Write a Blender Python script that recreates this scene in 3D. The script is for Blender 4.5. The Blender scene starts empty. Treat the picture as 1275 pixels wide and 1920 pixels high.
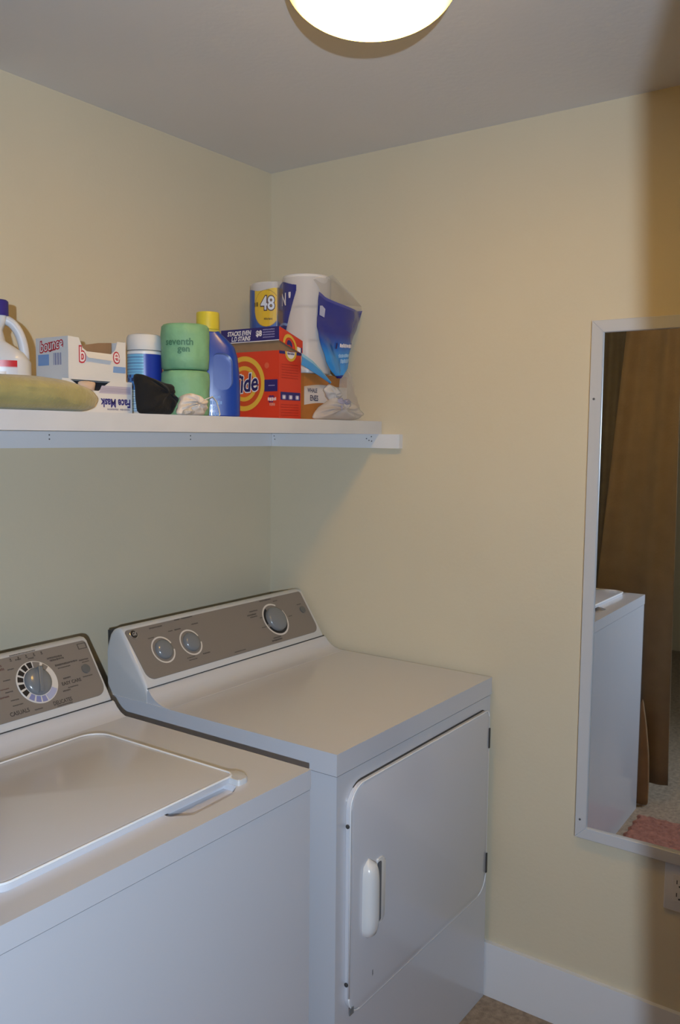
import bpy, bmesh, math, random
from mathutils import Vector, Matrix, noise

random.seed(4)
PI = math.pi
SC = bpy.context.scene
COL = SC.collection
W, H = 1275, 1920

# ------------------------------------------------------------------ camera, world, lights, exposure
def srgb(r, g, b):
    f = lambda c: (c / 255.0 / 12.92) if c / 255.0 <= 0.04045 else ((c / 255.0 + 0.055) / 1.055) ** 2.4
    return (f(r), f(g), f(b), 1.0)

CAM = Vector((-2.1459, -1.8031, 1.5659))
YAW, PITCH, ROLL, FPX = math.radians(35.4575), math.radians(-5.0526), math.radians(0.506), 1632.6
F = Vector((math.cos(PITCH) * math.cos(YAW), math.cos(PITCH) * math.sin(YAW), math.sin(PITCH)))
R0 = F.cross(Vector((0, 0, 1))).normalized()
U0 = R0.cross(F)
RR = math.cos(ROLL) * R0 + math.sin(ROLL) * U0
UU = -math.sin(ROLL) * R0 + math.cos(ROLL) * U0
cd = bpy.data.cameras.new('camera')
cd.sensor_fit = 'VERTICAL'; cd.sensor_height = 36.0; cd.sensor_width = 24.0
cd.lens = FPX / H * 36.0
cd.clip_start = 0.02
cam = bpy.data.objects.new('camera', cd); COL.objects.link(cam)
m = Matrix((( RR.x, UU.x, -F.x, CAM.x), (RR.y, UU.y, -F.y, CAM.y), (RR.z, UU.z, -F.z, CAM.z), (0, 0, 0, 1)))
cam.matrix_world = m
SC.camera = cam

wd = bpy.data.worlds.new('world'); SC.world = wd; wd.use_nodes = True
wd.node_tree.nodes['Background'].inputs[0].default_value = (0.55, 0.75, 1.0, 1)
wd.node_tree.nodes['Background'].inputs[1].default_value = 0.02

# cool strobe held beside the camera in the hall doorway (its edge shadow falls on the right wall)
fl = bpy.data.lights.new('strobe', 'SPOT')
fl.energy = 182; fl.color = (0.64, 0.785, 0.98); fl.shadow_soft_size = 0.014
fl.spot_size = math.radians(130); fl.spot_blend = 1.0
flo = bpy.data.objects.new('strobe', fl); COL.objects.link(flo)
flo.location = (-2.60, -2.231, 1.570)
flo.rotation_euler = (Vector((-0.70, 0.0, 1.42)) - Vector(flo.location)).to_track_quat('-Z', 'Y').to_euler()

LAMP_EMIT = 53.0
SC.view_settings.view_transform = 'Standard'
SC.view_settings.look = 'None'
SC.view_settings.exposure = 0.0
SC.view_settings.gamma = 1.0
SC.view_settings.use_curve_mapping = False
SC.cycles.use_denoising = True
SC.cycles.max_bounces = 10
SC.cycles.diffuse_bounces = 5
SC.cycles.caustics_reflective = True
SC.cycles.sample_clamp_indirect = 4.0

# ------------------------------------------------------------------ materials
MATS = {}
def mat(name, col, rough=0.5, coat=0.0, metal=0.0, spec=0.5, bump=0.0, bscale=60.0, var=0.0, vscale=8.0, trans=0.0, sheen=0.0):
    if name in MATS: return MATS[name]
    mt = bpy.data.materials.new(name); mt.use_nodes = True
    nt = mt.node_tree; b = nt.nodes['Principled BSDF']
    b.inputs['Base Color'].default_value = col
    b.inputs['Roughness'].default_value = rough
    b.inputs['Metallic'].default_value = metal
    b.inputs['Specular IOR Level'].default_value = spec
    b.inputs['Coat Weight'].default_value = coat
    b.inputs['Coat Roughness'].default_value = 0.12
    b.inputs['Sheen Weight'].default_value = sheen
    tc = nt.nodes.new('ShaderNodeTexCoord')
    if var > 0:
        n = nt.nodes.new('ShaderNodeTexNoise'); n.inputs['Scale'].default_value = vscale; n.inputs['Detail'].default_value = 5
        mx = nt.nodes.new('ShaderNodeMix'); mx.data_type = 'RGBA'
        nt.links.new(tc.outputs['Object'], n.inputs['Vector'])
        mr = nt.nodes.new('ShaderNodeMapRange'); mr.inputs[1].default_value = 0.3; mr.inputs[2].default_value = 0.7
        nt.links.new(n.outputs['Fac'], mr.inputs[0]); nt.links.new(mr.outputs[0], mx.inputs['Factor'])
        mx.inputs['A'].default_value = tuple(max(0, c * (1 - var)) for c in col[:3]) + (1,)
        mx.inputs['B'].default_value = tuple(min(1, c * (1 + var)) for c in col[:3]) + (1,)
        nt.links.new(mx.outputs['Result'], b.inputs['Base Color'])
    if bump > 0:
        n2 = nt.nodes.new('ShaderNodeTexNoise'); n2.inputs['Scale'].default_value = bscale; n2.inputs['Detail'].default_value = 4
        bp = nt.nodes.new('ShaderNodeBump'); bp.inputs['Strength'].default_value = bump; bp.inputs['Distance'].default_value = 0.004
        nt.links.new(tc.outputs['Object'], n2.inputs['Vector']); nt.links.new(n2.outputs['Fac'], bp.inputs['Height'])
        nt.links.new(bp.outputs['Normal'], b.inputs['Normal'])
    if trans > 0:
        out = nt.nodes['Material Output']
        t = nt.nodes.new('ShaderNodeBsdfTranslucent'); t.inputs[0].default_value = col
        ms = nt.nodes.new('ShaderNodeMixShader'); ms.inputs[0].default_value = trans
        nt.links.new(b.outputs[0], ms.inputs[1]); nt.links.new(t.outputs[0], ms.inputs[2]); nt.links.new(ms.outputs[0], out.inputs[0])
    MATS[name] = mt
    return mt

def film(name, col, opacity, rough=0.18):
    mt = bpy.data.materials.new(name); mt.use_nodes = True; nt = mt.node_tree
    b = nt.nodes['Principled BSDF']; b.inputs['Base Color'].default_value = col; b.inputs['Roughness'].default_value = rough
    t = nt.nodes.new('ShaderNodeBsdfTransparent'); ms = nt.nodes.new('ShaderNodeMixShader'); ms.inputs[0].default_value = opacity
    nt.links.new(t.outputs[0], ms.inputs[1]); nt.links.new(b.outputs[0], ms.inputs[2])
    nt.links.new(ms.outputs[0], nt.nodes['Material Output'].inputs[0])
    return mt

def printed(name, rough=0.45, coat=0.0, bump=0.0, bscale=40):
    mt = mat(name, (1, 1, 1, 1), rough, coat, bump=bump, bscale=bscale)
    nt = mt.node_tree; a = nt.nodes.new('ShaderNodeAttribute'); a.attribute_name = 'Col'
    nt.links.new(a.outputs['Color'], nt.nodes['Principled BSDF'].inputs['Base Color'])
    return mt

M_WALL = mat('cream_wall_paint', (0.63, 0.55, 0.395, 1), 0.6, bump=0.12, bscale=90, var=0.02, vscale=3)
M_CEIL = mat('ceiling_paint', (0.74, 0.725, 0.71, 1), 0.7, bump=0.12, bscale=70, var=0.015, vscale=3)
M_TRIM = mat('white_trim_paint', (0.70, 0.70, 0.715, 1), 0.4, bump=0.05, bscale=40)
M_FRAME = mat('mirror_frame_paint', (.53, .53, .535, 1), .4, bump=.05, bscale=40)
M_CLEAT = mat('cleat_white_paint', (.72, .72, .73, 1), .4, bump=.05, bscale=40)
M_SHELF = mat('shelf_white_paint', (0.60, 0.60, 0.61, 1), 0.4, bump=0.06, bscale=30, var=0.03, vscale=12)
M_ENAMEL = mat('white_enamel', (0.61, 0.61, 0.64, 1), 0.2, coat=0.4)
M_PLAST = mat('white_plastic', (0.60, 0.60, 0.60, 1), 0.3, coat=0.3)
M_PANEL = mat('warm_grey_panel', srgb(128, 120, 112), 0.45)
M_KNOB = mat('grey_knob', srgb(118, 121, 124), 0.25, coat=0.4)
M_RING = mat('pale_ring', srgb(214, 208, 200), 0.4)
M_SEAM = mat('seam_dark', srgb(60, 58, 56), 0.7)
M_INK = mat('panel_ink', srgb(66, 60, 56), 0.6)
M_INKRED = mat('panel_ink_red', srgb(96, 66, 60), 0.6)
M_BLACK = mat('black_tick', srgb(26, 24, 28), 0.5)
M_LILAC = mat('lilac_tick', srgb(134, 136, 178), 0.5)
M_PALEL = mat('pale_lilac_tick', srgb(172, 174, 200), 0.5)
M_POCK = mat('pocket_grey', srgb(96, 97, 102), .35)
M_OUT = mat('outlet_plastic', (0.62, 0.60, 0.58, 1), 0.35)
M_FLOOR = mat('floor_carpet', srgb(150, 132, 112), 0.95, bump=0.8, bscale=240, var=0.28, vscale=55)
M_SCREW = mat('screw_metal', srgb(110, 110, 112), 0.4, metal=0.6)
M_PRINT = printed('printed_card', 0.5)
M_PRINTG = printed('printed_gloss', 0.28, coat=0.2)

# ------------------------------------------------------------------ mesh helpers (vertices in world space, stored relative to the thing's base)
ORG = {}
def thing(name, label, cat, loc, group=None):
    o = bpy.data.objects.new(name, None); COL.objects.link(o)
    o.empty_display_size = 0.05; o.location = loc
    o['label'] = label; o['category'] = cat
    if group: o['group'] = group
    ORG[o] = Vector(loc)
    return o

def obj(name, verts, faces, material, parent=None, smooth=False, label=None, cols=None):
    base = ORG.get(parent, Vector((0, 0, 0))) if parent else Vector((0, 0, 0))
    me = bpy.data.meshes.new(name)
    me.from_pydata([tuple(Vector(v) - base) for v in verts], [], faces)
    me.materials.append(material)
    if cols:
        a = me.color_attributes.new('Col', 'FLOAT_COLOR', 'POINT')
        for i, c in enumerate(cols): a.data[i].color = c
    bm = bmesh.new(); bm.from_mesh(me); bmesh.ops.recalc_face_normals(bm, faces=bm.faces); bm.to_mesh(me); bm.free()
    if smooth: me.polygons.foreach_set('use_smooth', [True] * len(me.polygons))
    o = bpy.data.objects.new(name, me); COL.objects.link(o)
    if parent: o.parent = parent
    ORG[o] = base
    if label: o['label'] = label
    return o

def smooth_angle(o, deg=40):
    me = o.data
    me.polygons.foreach_set('use_smooth', [True] * len(me.polygons))
    try: me.set_sharp_from_angle(angle=math.radians(deg))
    except Exception: pass

def bm_obj(name, bm, material, parent=None, smooth=None, label=None):
    vs = [v.co.copy() for v in bm.verts]; bm.verts.index_update()
    fs = [[v.index for v in f.verts] for f in bm.faces]; bm.free()
    o = obj(name, vs, fs, material, parent, label=label)
    if smooth: smooth_angle(o, smooth)
    return o

def bevel_bm(bm, w, seg=2, ang=30):
    es = [e for e in bm.edges if len(e.link_faces) == 2 and e.calc_face_angle(0) > math.radians(ang)]
    if w > 0: bmesh.ops.bevel(bm, geom=es, offset=w, segments=seg, profile=0.5, affect='EDGES')

def box_bm(x0, x1, y0, y1, z0, z1, bev=0.0, seg=2):
    bm = bmesh.new()
    v = [bm.verts.new(p) for p in ((x0,y0,z0),(x1,y0,z0),(x1,y1,z0),(x0,y1,z0),(x0,y0,z1),(x1,y0,z1),(x1,y1,z1),(x0,y1,z1))]
    for f in ((0,3,2,1),(4,5,6,7),(0,1,5,4),(1,2,6,5),(2,3,7,6),(3,0,4,7)): bm.faces.new([v[i] for i in f])
    bevel_bm(bm, bev, seg)
    return bm

def box(name, x0, x1, y0, y1, z0, z1, material, parent=None, bev=0.0, seg=2, label=None):
    return bm_obj(name, box_bm(x0, x1, y0, y1, z0, z1, bev, seg), material, parent, 35 if bev else None, label)

def prism_bm(pts, off, bev=0.0, seg=2, edge_front_only=False):
    """pts: 3-D outline of the front face; off: vector to the back face."""
    bm = bmesh.new(); off = Vector(off)
    a = [bm.verts.new(p) for p in pts]; b = [bm.verts.new(Vector(p) + off) for p in pts]
    n = len(pts)
    f = bm.faces.new(a); bm.faces.new(b[::-1])
    for i in range(n): bm.faces.new((a[i], b[i], b[(i+1) % n], a[(i+1) % n]))
    if bev:
        es = [e for e in f.edges]
        bmesh.ops.bevel(bm, geom=es, offset=bev, segments=seg, profile=0.5, affect='EDGES')
    return bm

def prism(name, pts, off, material, parent=None, bev=0.0, seg=2, label=None):
    return bm_obj(name, prism_bm(pts, off, bev, seg), material, parent, 35, label)

def rrect(x0, x1, y0, y1, r, n=6):
    """rounded rectangle; r may be (bl, br, tr, tl)"""
    if not isinstance(r, (tuple, list)): r = (r,) * 4
    out = []
    for (cx, cy, rr, a0) in ((x0, y0, r[0], PI), (x1, y0, r[1], 1.5 * PI), (x1, y1, r[2], 0), (x0, y1, r[3], 0.5 * PI)):
        sx = 1 if cx == x0 else -1; sy = 1 if cy == y0 else -1
        for i in range(n + 1):
            a = a0 + i / n * PI / 2
            out.append((cx + sx * rr + rr * math.cos(a), cy + sy * rr + rr * math.sin(a)))
            if rr <= 0: break
    return out

def frame(o, u, v, eps=0.0):
    o, u, v = Vector(o), Vector(u).normalized(), Vector(v).normalized(); n = u.cross(v)
    return lambda x, y, e=0.0: o + u * x + v * y + n * (eps + e)

def lathe(name, prof, c, material, parent=None, n=32, place=None, caps=True, label=None, ang=35):
    vs, fs = [], []
    for (r, z) in prof:
        for i in range(n):
            a = 2 * PI * i / n
            p = (r * math.cos(a), r * math.sin(a), z)
            vs.append(place(p[0], p[1], p[2]) if place else Vector(c) + Vector(p))
    for k in range(len(prof) - 1):
        for i in range(n):
            j = (i + 1) % n
            fs.append((k*n+i, k*n+j, (k+1)*n+j, (k+1)*n+i))
    if caps:
        fs.append(tuple(range(n))[::-1]); fs.append(tuple(range((len(prof)-1)*n, len(prof)*n)))
    o = obj(name, vs, fs, material, parent, label=label); smooth_angle(o, ang)
    return o

def tube(name, path, r, material, parent=None, n=10, label=None):
    P = [Vector(p) for p in path]; vs, fs = [], []
    rs = r if isinstance(r, (list, tuple)) else [r] * len(P)
    prev = None
    for i, p in enumerate(P):
        t = (P[min(i+1, len(P)-1)] - P[max(i-1, 0)]).normalized()
        a = (prev - t * prev.dot(t)).normalized() if prev is not None and (prev - t * prev.dot(t)).length > 1e-5 else t.orthogonal().normalized()
        prev = a; b = t.cross(a)
        for k in range(n):
            q = 2 * PI * k / n
            vs.append(p + (a * math.cos(q) + b * math.sin(q)) * rs[i])
    for i in range(len(P) - 1):
        for k in range(n):
            j = (k + 1) % n
            fs.append((i*n+k, i*n+j, (i+1)*n+j, (i+1)*n+k))
    fs.append(tuple(range(n))[::-1]); fs.append(tuple(range((len(P)-1)*n, len(P)*n)))
    o = obj(name, vs, fs, material, parent, True, label)
    return o

def patch(name, nu, nv, pos, colf, material, parent=None, thick=0.0, label=None, keep=None):
    vs, cs, fs = [], [], []
    for j in range(nv + 1):
        for i in range(nu + 1):
            u, v = i / nu, j / nv
            vs.append(pos(u, v)); cs.append(srgb(*colf(u, v)))
    for j in range(nv):
        for i in range(nu):
            if keep and not keep((i + .5) / nu, (j + .5) / nv): continue
            a = j * (nu + 1) + i
            fs.append((a, a + 1, a + nu + 2, a + nu + 1))
    return obj(name, vs, fs, material, parent, True, label, cs)

def lettering(name, body, size, place, material, parent, bold=0.0, shear=0.0, align='CENTER', sx=1.0, label=None, rot=0.0, sub=0):
    cu = bpy.data.curves.new('txt', 'FONT'); cu.body = body; cu.size = size; cu.offset = bold; cu.shear = shear
    cu.align_x = align; cu.align_y = 'CENTER'; cu.resolution_u = 3; cu.fill_mode = 'FRONT'
    t = bpy.data.objects.new('txt', cu); COL.objects.link(t)
    dg = bpy.context.evaluated_depsgraph_get(); dg.update()
    me = bpy.data.meshes.new_from_object(t.evaluated_get(dg))
    bpy.data.objects.remove(t); bpy.data.curves.remove(cu)
    if sub:
        bm = bmesh.new(); bm.from_mesh(me); bmesh.ops.subdivide_edges(bm, edges=[e for e in bm.edges if e.calc_length() > size * .25], cuts=sub)
        bmesh.ops.triangulate(bm, faces=bm.faces); bm.to_mesh(me); bm.free()
    c, s = math.cos(rot), math.sin(rot)
    vs = [place(v.co.x * sx * c - v.co.y * s, v.co.x * sx * s + v.co.y * c) for v in me.vertices]
    fs = [tuple(p.vertices) for p in me.polygons]
    bpy.data.meshes.remove(me)
    return obj(name, vs, fs, material, parent, label=label)

def flat(name, pts2, place, material, parent, e=0.0, label=None):
    return obj(name, [place(x, y, e) for x, y in pts2], [tuple(range(len(pts2)))], material, parent, label=label)

def bars(name, rects, place, material, parent, e=0.0):
    """small printed strokes too fine to read, joined"""
    vs, fs = [], []
    for (x0, x1, y0, y1) in rects:
        k = len(vs); vs += [place(x0, y0, e), place(x1, y0, e), place(x1, y1, e), place(x0, y1, e)]; fs.append((k, k+1, k+2, k+3))
    o = obj(name, vs, fs, material, parent); o['kind'] = 'stuff'
    return o

def scribble(x0, x1, y, h, seed=0):
    """one printed word too small to read -> a run of little strokes"""
    rnd = random.Random(seed); out = []; x = x0
    while x < x1:
        w = h * rnd.uniform(.35, .6); out.append((x, min(x + w, x1), y - h * rnd.uniform(.35, .5), y + h * rnd.uniform(.3, .5))); x += w + h * .18
    return out

def ring2(r0, r1, a0=0, a1=2*PI, n=40, cx=0, cy=0):
    vs, fs = [], []
    for i in range(n + 1):
        a = a0 + (a1 - a0) * i / n
        vs.append((cx + r0 * math.cos(a), cy + r0 * math.sin(a))); vs.append((cx + r1 * math.cos(a), cy + r1 * math.sin(a)))
    for i in range(n): fs.append((2*i, 2*i+1, 2*i+3, 2*i+2))
    return vs, fs

def ring(name, r0, r1, place, material, parent, cx=0, cy=0, a0=0, a1=2*PI, n=40, e=0.0, label=None):
    vs, fs = ring2(r0, r1, a0, a1, n, cx, cy)
    return obj(name, [place(x, y, e) for x, y in vs], fs, material, parent, label=label)

def boolean(o, cutter, solver='EXACT'):
    md = o.modifiers.new('b', 'BOOLEAN'); md.operation = 'DIFFERENCE'; md.object = cutter; md.solver = solver
    dg = bpy.context.evaluated_depsgraph_get(); dg.update()
    me = bpy.data.meshes.new_from_object(o.evaluated_get(dg))
    o.modifiers.clear(); old = o.data; o.data = me; bpy.data.meshes.remove(old)
    cm = cutter.data; bpy.data.objects.remove(cutter); bpy.data.meshes.remove(cm)
    smooth_angle(o, 35)

def lump(name, sil, place, depth, material, parent=None, rings=14, nz=0.0, nscale=30, back=0.5, seed=0, power=0.5, label=None, fold=0.0, ffreq=5, sub=6, floor=None):
    """a soft body from its outline: rings shrink to the middle while the surface bulges front and back"""
    P = []
    n = len(sil)
    for i in range(n):
        a, b = Vector((*sil[i], 0)), Vector((*sil[(i+1) % n], 0))
        for k in range(sub): P.append(a.lerp(b, k / sub))
    for _ in range(2): P = [(P[i-1] + P[i] * 2 + P[(i+1) % len(P)]) / 4 for i in range(len(P))]
    c = sum(P, Vector()) / len(P); N = len(P); vs, fs = [], []
    def put(r, side):
        for i, p in enumerate(P):
            q = c + (p - c) * r
            w = (1 - r * r) ** power
            d = depth * w * (1 if side > 0 else -back)
            d += w * fold * math.sin(i / N * 2 * PI * ffreq + r * 5 + seed)
            w3 = Vector((q.x * nscale, q.y * nscale, d * nscale + seed * 7.3))
            nn = noise.noise(w3) + .5 * noise.noise(w3 * 2.1)
            co = Vector(place(q.x, q.y, d + nn * nz * (w if r > .97 else 1)))
            if floor is not None and co.z < floor: co.z = floor
            vs.append(co)
    rr = [math.sin(PI / 2 * k / rings) for k in range(rings, 0, -1)]
    for r in rr: put(r, 1)
    vs.append(place(c.x, c.y, depth)); 
    for k in range(len(rr) - 1):
        for i in range(N):
            j = (i + 1) % N; fs.append((k*N+i, k*N+j, (k+1)*N+j, (k+1)*N+i))
    base = (len(rr) - 1) * N; ci = len(vs) - 1
    for i in range(N): fs.append((base + i, base + (i+1) % N, ci))
    s0 = len(vs)
    for r in rr[1:]: put(r, -1)
    vs.append(place(c.x, c.y, -depth * back)); ci = len(vs) - 1
    for i in range(N): fs.append((i, s0 + i, s0 + (i+1) % N, (i+1) % N))
    for k in range(len(rr) - 2):
        for i in range(N):
            j = (i + 1) % N; fs.append((s0+k*N+i, s0+(k+1)*N+i, s0+(k+1)*N+j, s0+k*N+j))
    base = s0 + (len(rr) - 2) * N
    for i in range(N): fs.append((base + i, ci, base + (i+1) % N))
    return obj(name, vs, fs, material, parent, True, label)

def struct(o):
    o['kind'] = 'structure'; return o

# ------------------------------------------------------------------ the room
CH = 2.3745
XL, XH = -1.70, -1.80            # wall between laundry and hall
YF = -2.75                       # front wall of the laundry
struct(box('floor', -4.6, 0.1, -3.6, 0.1, -0.06, 0.0, M_FLOOR))
struct(box('ceiling', -4.6, 0.1, -3.6, 0.1, CH, CH + 0.06, M_CEIL))
struct(box('wall_back', -4.6, 0.1, 0.0, 0.1, 0.0, CH, M_WALL))
struct(box('wall_right', 0.0, 0.1, -3.6, 0.0, 0.0, CH, M_WALL))
struct(box('wall_front', -4.6, 0.0, -3.6, -3.5, 0.0, CH, M_WALL))
struct(box('wall_hall', -4.6, -4.5, -3.5, 0.0, 0.0, CH, M_WALL))
struct(box('wall_left', XH, XL - .012, -0.45, 0.0, 0.0, CH, M_WALL))
struct(prism('wall_doorway', [(XH, -3.5, 0), (XH, -1.968, 0), (XH, -1.870, CH), (XH, -3.5, CH)], (XL - XH, 0, 0), M_WALL))   # unseen jamb, edge tilted to shape the shadow line it casts on the right wall

def baseboard(name, x0, x1, y0, y1):
    o = box(name, x0, x1, y0, y1, 0.0, 0.156, M_TRIM, None, 0.004)
    return struct(o)
baseboard('baseboard_right', -0.013, 0.0, -3.5, 0.0)
baseboard('baseboard_back', -1.70, -0.013, -0.013, 0.0)

# ------------------------------------------------------------------ washer and dryer
SL0 = (-.142, 1.080); SL1 = (-.22, .965)
SLU = Vector((0, SL0[0] - SL1[0], SL0[1] - SL1[1])).normalized()       # up the slope of the control panel

def console(par, xl, xr):
    xl += .0012; xr -= .0012
    back = -.088
    prof = [(back, .9135), (back, 1.045), (-.096, 1.066), (-.108, 1.079), (-.122, 1.085), (-.134, 1.0845), (-.1425, 1.0795), (-.226, .9565), (-.229, .949), (-.2295, .9135)]
    bm = prism_bm([(xl, y, z) for y, z in prof], (xr - xl, 0, 0))
    es = [e for e in bm.edges if abs((e.verts[0].co - e.verts[1].co).x) < 1e-6 and min(e.verts[0].co.z, e.verts[1].co.z) > .93 and max(e.verts[0].co.y, e.verts[1].co.y) < -.05]
    bmesh.ops.bevel(bm, geom=es, offset=.009, segments=3, profile=.5, affect='EDGES')
    bm_obj('console_housing', bm, M_PLAST, par, 30)
    # concave ramp that carries the housing down to the top panel
    rp = [(-.226, .908), (-.2315, .9475), (-.236, .9455), (-.246, .934), (-.258, .925), (-.272, .919), (-.288, .9155), (-.305, .9143), (-.305, .908)]
    bm = prism_bm([(xl + .001, y, z) for y, z in rp], (xr - xl - .002, 0, 0))
    bm_obj('console_ramp', bm, M_ENAMEL, par, 40)
    tube('console_seam', [(xl + .002, -.2300, .9490), (xr - .002, -.2300, .9490)], .0013, M_SEAM, par, 6, label='dark seam under the control panel')
    box('console_back_cover', xl + .012, xr - .012, back + .0005, back + .012, .80, 1.072, M_SEAM, par, label='dark back cover behind the console')

def panel_place():
    o = Vector((0, SL0[0], SL0[1])); n = Vector((1, 0, 0)).cross(SLU)
    return lambda x, v, e=0.0: o + Vector((x, 0, 0)) - SLU * v + n * (.0012 + e)
PP = panel_place()
PPY = lambda cx, cv: (lambda x, y, e=0.0: PP(cx + x, cv - y, e))        # y runs up the panel

def panel(par, xl, xr):
    pts = rrect(xl, xr, 0.002, 0.140, (.008, .008, .024, .024))
    pts = [(x + (.010 * v / .14 if x < (xl + xr) / 2 else 0), v) for x, v in pts]
    prism('control_panel', [PP(x, v, .0012) for x, v in pts], PP(0, 0, -.002) - PP(0, 0, .0012), M_PANEL, par, .0006, 1, label='warm grey control panel')

def dome_knob(name, par, cx, cv, r, h, ridge=None, label=None):
    pl = PPY(cx, cv)
    prof = [(r * 1.0, .001), (r, h * .45), (r * .95, h * .62), (r * .8, h * .8), (r * .5, h * .95), (r * .15, h)]
    k = lathe(name, prof, None, M_KNOB, par, 36, place=lambda x, y, z: pl(x, y, z), label=label)
    if ridge is not None:
        c, s = math.cos(ridge), math.sin(ridge); L, w = r * .93, r * .15
        pts = [(-L, -w), (L, -w), (L, w), (-L, w)]
        bm = prism_bm([pl(x * c - y * s, x * s + y * c, h * 1.28) for x, y in pts], pl(0, 0, h * .35) - pl(0, 0, h * 1.28), .0012, 2)
        bm_obj('knob_ridge', bm, M_KNOB, k, 30)
    return k

def cabinet_front(par, xl, xr, yf, zt):
    pass

# --- dryer
DXL, DXR, DYF, ZT, DLID = -.7376, -.0144, -.7977, .914, .047
dry = thing('clothes_dryer', 'white front-loading dryer with grey control panel in the corner by the right wall', 'dryer', ((DXL + DXR) / 2, -.45, 0))
box('cabinet', DXL + .003, DXR - .003, DYF + .002, -.10, .0, ZT - DLID - .0025, M_ENAMEL, dry, .004)
box('seam', DXL + .006, DXR - .006, DYF + .006, -.12, ZT - DLID - .004, ZT - DLID + .002, M_SEAM, dry)
box('top_panel', DXL, DXR, DYF, -.088, ZT - DLID, ZT, M_ENAMEL, dry, .006, 3)
console(dry, DXL, DXR)
panel(dry, -.731, -.032)
# door
dp = rrect(-.700, -.046, .328, .832, (.042, .05, .018, .05), 8)
prism('door_gap', [(-.373 + (x + .373) * .985, DYF - .0002, z + .0035) for x, z in dp], (0, .004, 0), M_SEAM, dry)
door = prism('door', [(x, DYF - .011, z) for x, z in dp], (0, .0125, 0), M_ENAMEL, dry, .007, 3)
hv, hf = [], []
HN, HK = 24, 14
for k in range(HK + 1):
    t = k / HK; z = .474 + .180 * t
    w = .0215 * min(1, (1 - abs(2 * t - 1) ** 7)) ** .5 * (1 - .06 * t) + .0015; dpt = .025 * (1 - abs(2 * t - 1) ** 5) ** .5 + .001
    for q in range(HN):
        a = PI * q / (HN - 1)
        hv.append((-.632 - w * math.cos(a), DYF - .010 - dpt * math.sin(a) ** .7, z))
for k in range(HK):
    for q in range(HN - 1): hf.append((k*HN+q, k*HN+q+1, (k+1)*HN+q+1, (k+1)*HN+q))
hf.append(tuple(range(HN))); hf.append(tuple(range(HK*HN, (HK+1)*HN)))
hd = obj('handle', hv, hf, mat('handle_white', (.72, .71, .69, 1), .25, coat=.4), door, label='raised white plastic handle'); smooth_angle(hd, 50)
gp = rrect(-.600, -.568, .490, .640, (.003, .014, .014, .003), 6)
prism('grip_recess', [(x, DYF - .0155, z) for x, z in gp], (0, .005, 0), MATS['handle_white'], door, .0035, 2)
gp = rrect(-.600, -.586, .496, .634, (.002, .006, .006, .002), 4)
prism('grip_slot', [(x, DYF - .0160, z) for x, z in gp], (0, .002, 0), M_POCK, door, label='dark slot beside the handle')
tube('door_highlight', [(x, DYF - .0095, z) for x, z in dp + dp[:1]], .0019, mat('edge_highlight', (.80, .80, .80, 1), .3), door, 6, label='painted highlight along the door edge')  # paler tube paints a highlight round the door outline
for zz in (.728, .378):
    h = box('hinge', -.0505, -.0445, DYF - .0135, DYF - .002, zz, zz + .055, M_SEAM, dry, .0008, 1, label='dark door hinge')
for zz in (.750, .401):
    lathe('screw', [(.0045, 0), (.0045, .002), (.003, .003)], None, M_SEAM, door, 12, place=lambda x, y, z, zz=zz: Vector((-.7025 + z * -1, DYF - .005 + x, zz + y)))
# small scuff on the door
flat('scuff', [(.000, .0), (.0035, .004), (.003, .016), (.0, .014)], frame((-.612, DYF - .0113, .375), (1, 0, 0), (0, 0, 1), .0002), M_KNOB, door)
box('chipped_corner', -.699, -.684, DYF - .0122, DYF - .010, .331, .346, M_KNOB, door, label='chipped grey lower corner')
# badge
bd = lathe('badge', [(.0125, 0), (.0125, .0025), (.011, .0035)], None, mat('chrome', (.6, .59, .58, 1), .25, metal=.9), dry, 28, place=lambda x, y, z: PPY(-.709, .0165)(x, y, z), label='round maker badge with silver rim')
lathe('badge_face', [(.0105, .0034), (.0100, .0040), (.004, .0042)], None, mat('badge_black', srgb(40, 36, 34), .35), bd, 24, place=lambda x, y, z: PPY(-.709, .0165)(x, y, z))
lettering('monogram', 'GE', .013, lambda x, y: PPY(-.709, .0165)(x, y, .0046), M_RING, bd, shear=.35, sx=.8)
# knobs, rings, prints
for cx, cv in ((-.640, .0735), (-.5425, .0729)):
    pl = PPY(cx, cv)
    ring('dial_ring', .0325, .0365, pl, M_RING, dry, a0=.35, a1=2 * PI - .15, e=.0016)
    dome_knob('knob', dry, cx, cv, .0255, .016)
pl = PPY(-.1945, .0705)
ring('dial_ring', .046, .051, pl, M_RING, dry, a0=1.0, a1=2*PI + .45, n=56, e=.0016)
ring('dial_scale', .038, .0455, pl, M_BLACK, dry, a0=2.1, a1=3.35, n=20, e=.0018)
ring('dial_scale', .038, .0455, pl, M_BLACK, dry, a0=3.6, a1=2*PI + .35, n=30, e=.0018)
dome_knob('knob', dry, -.1945, .0705, .037, .020)
lathe('push_button', [(.011, 0), (.011, .004), (.007, .005)], None, mat('dark_button', srgb(98, 98, 96), .4), dry, 20, place=lambda x, y, z: PPY(-.060, .062)(x, y, z))
rr = []
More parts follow.
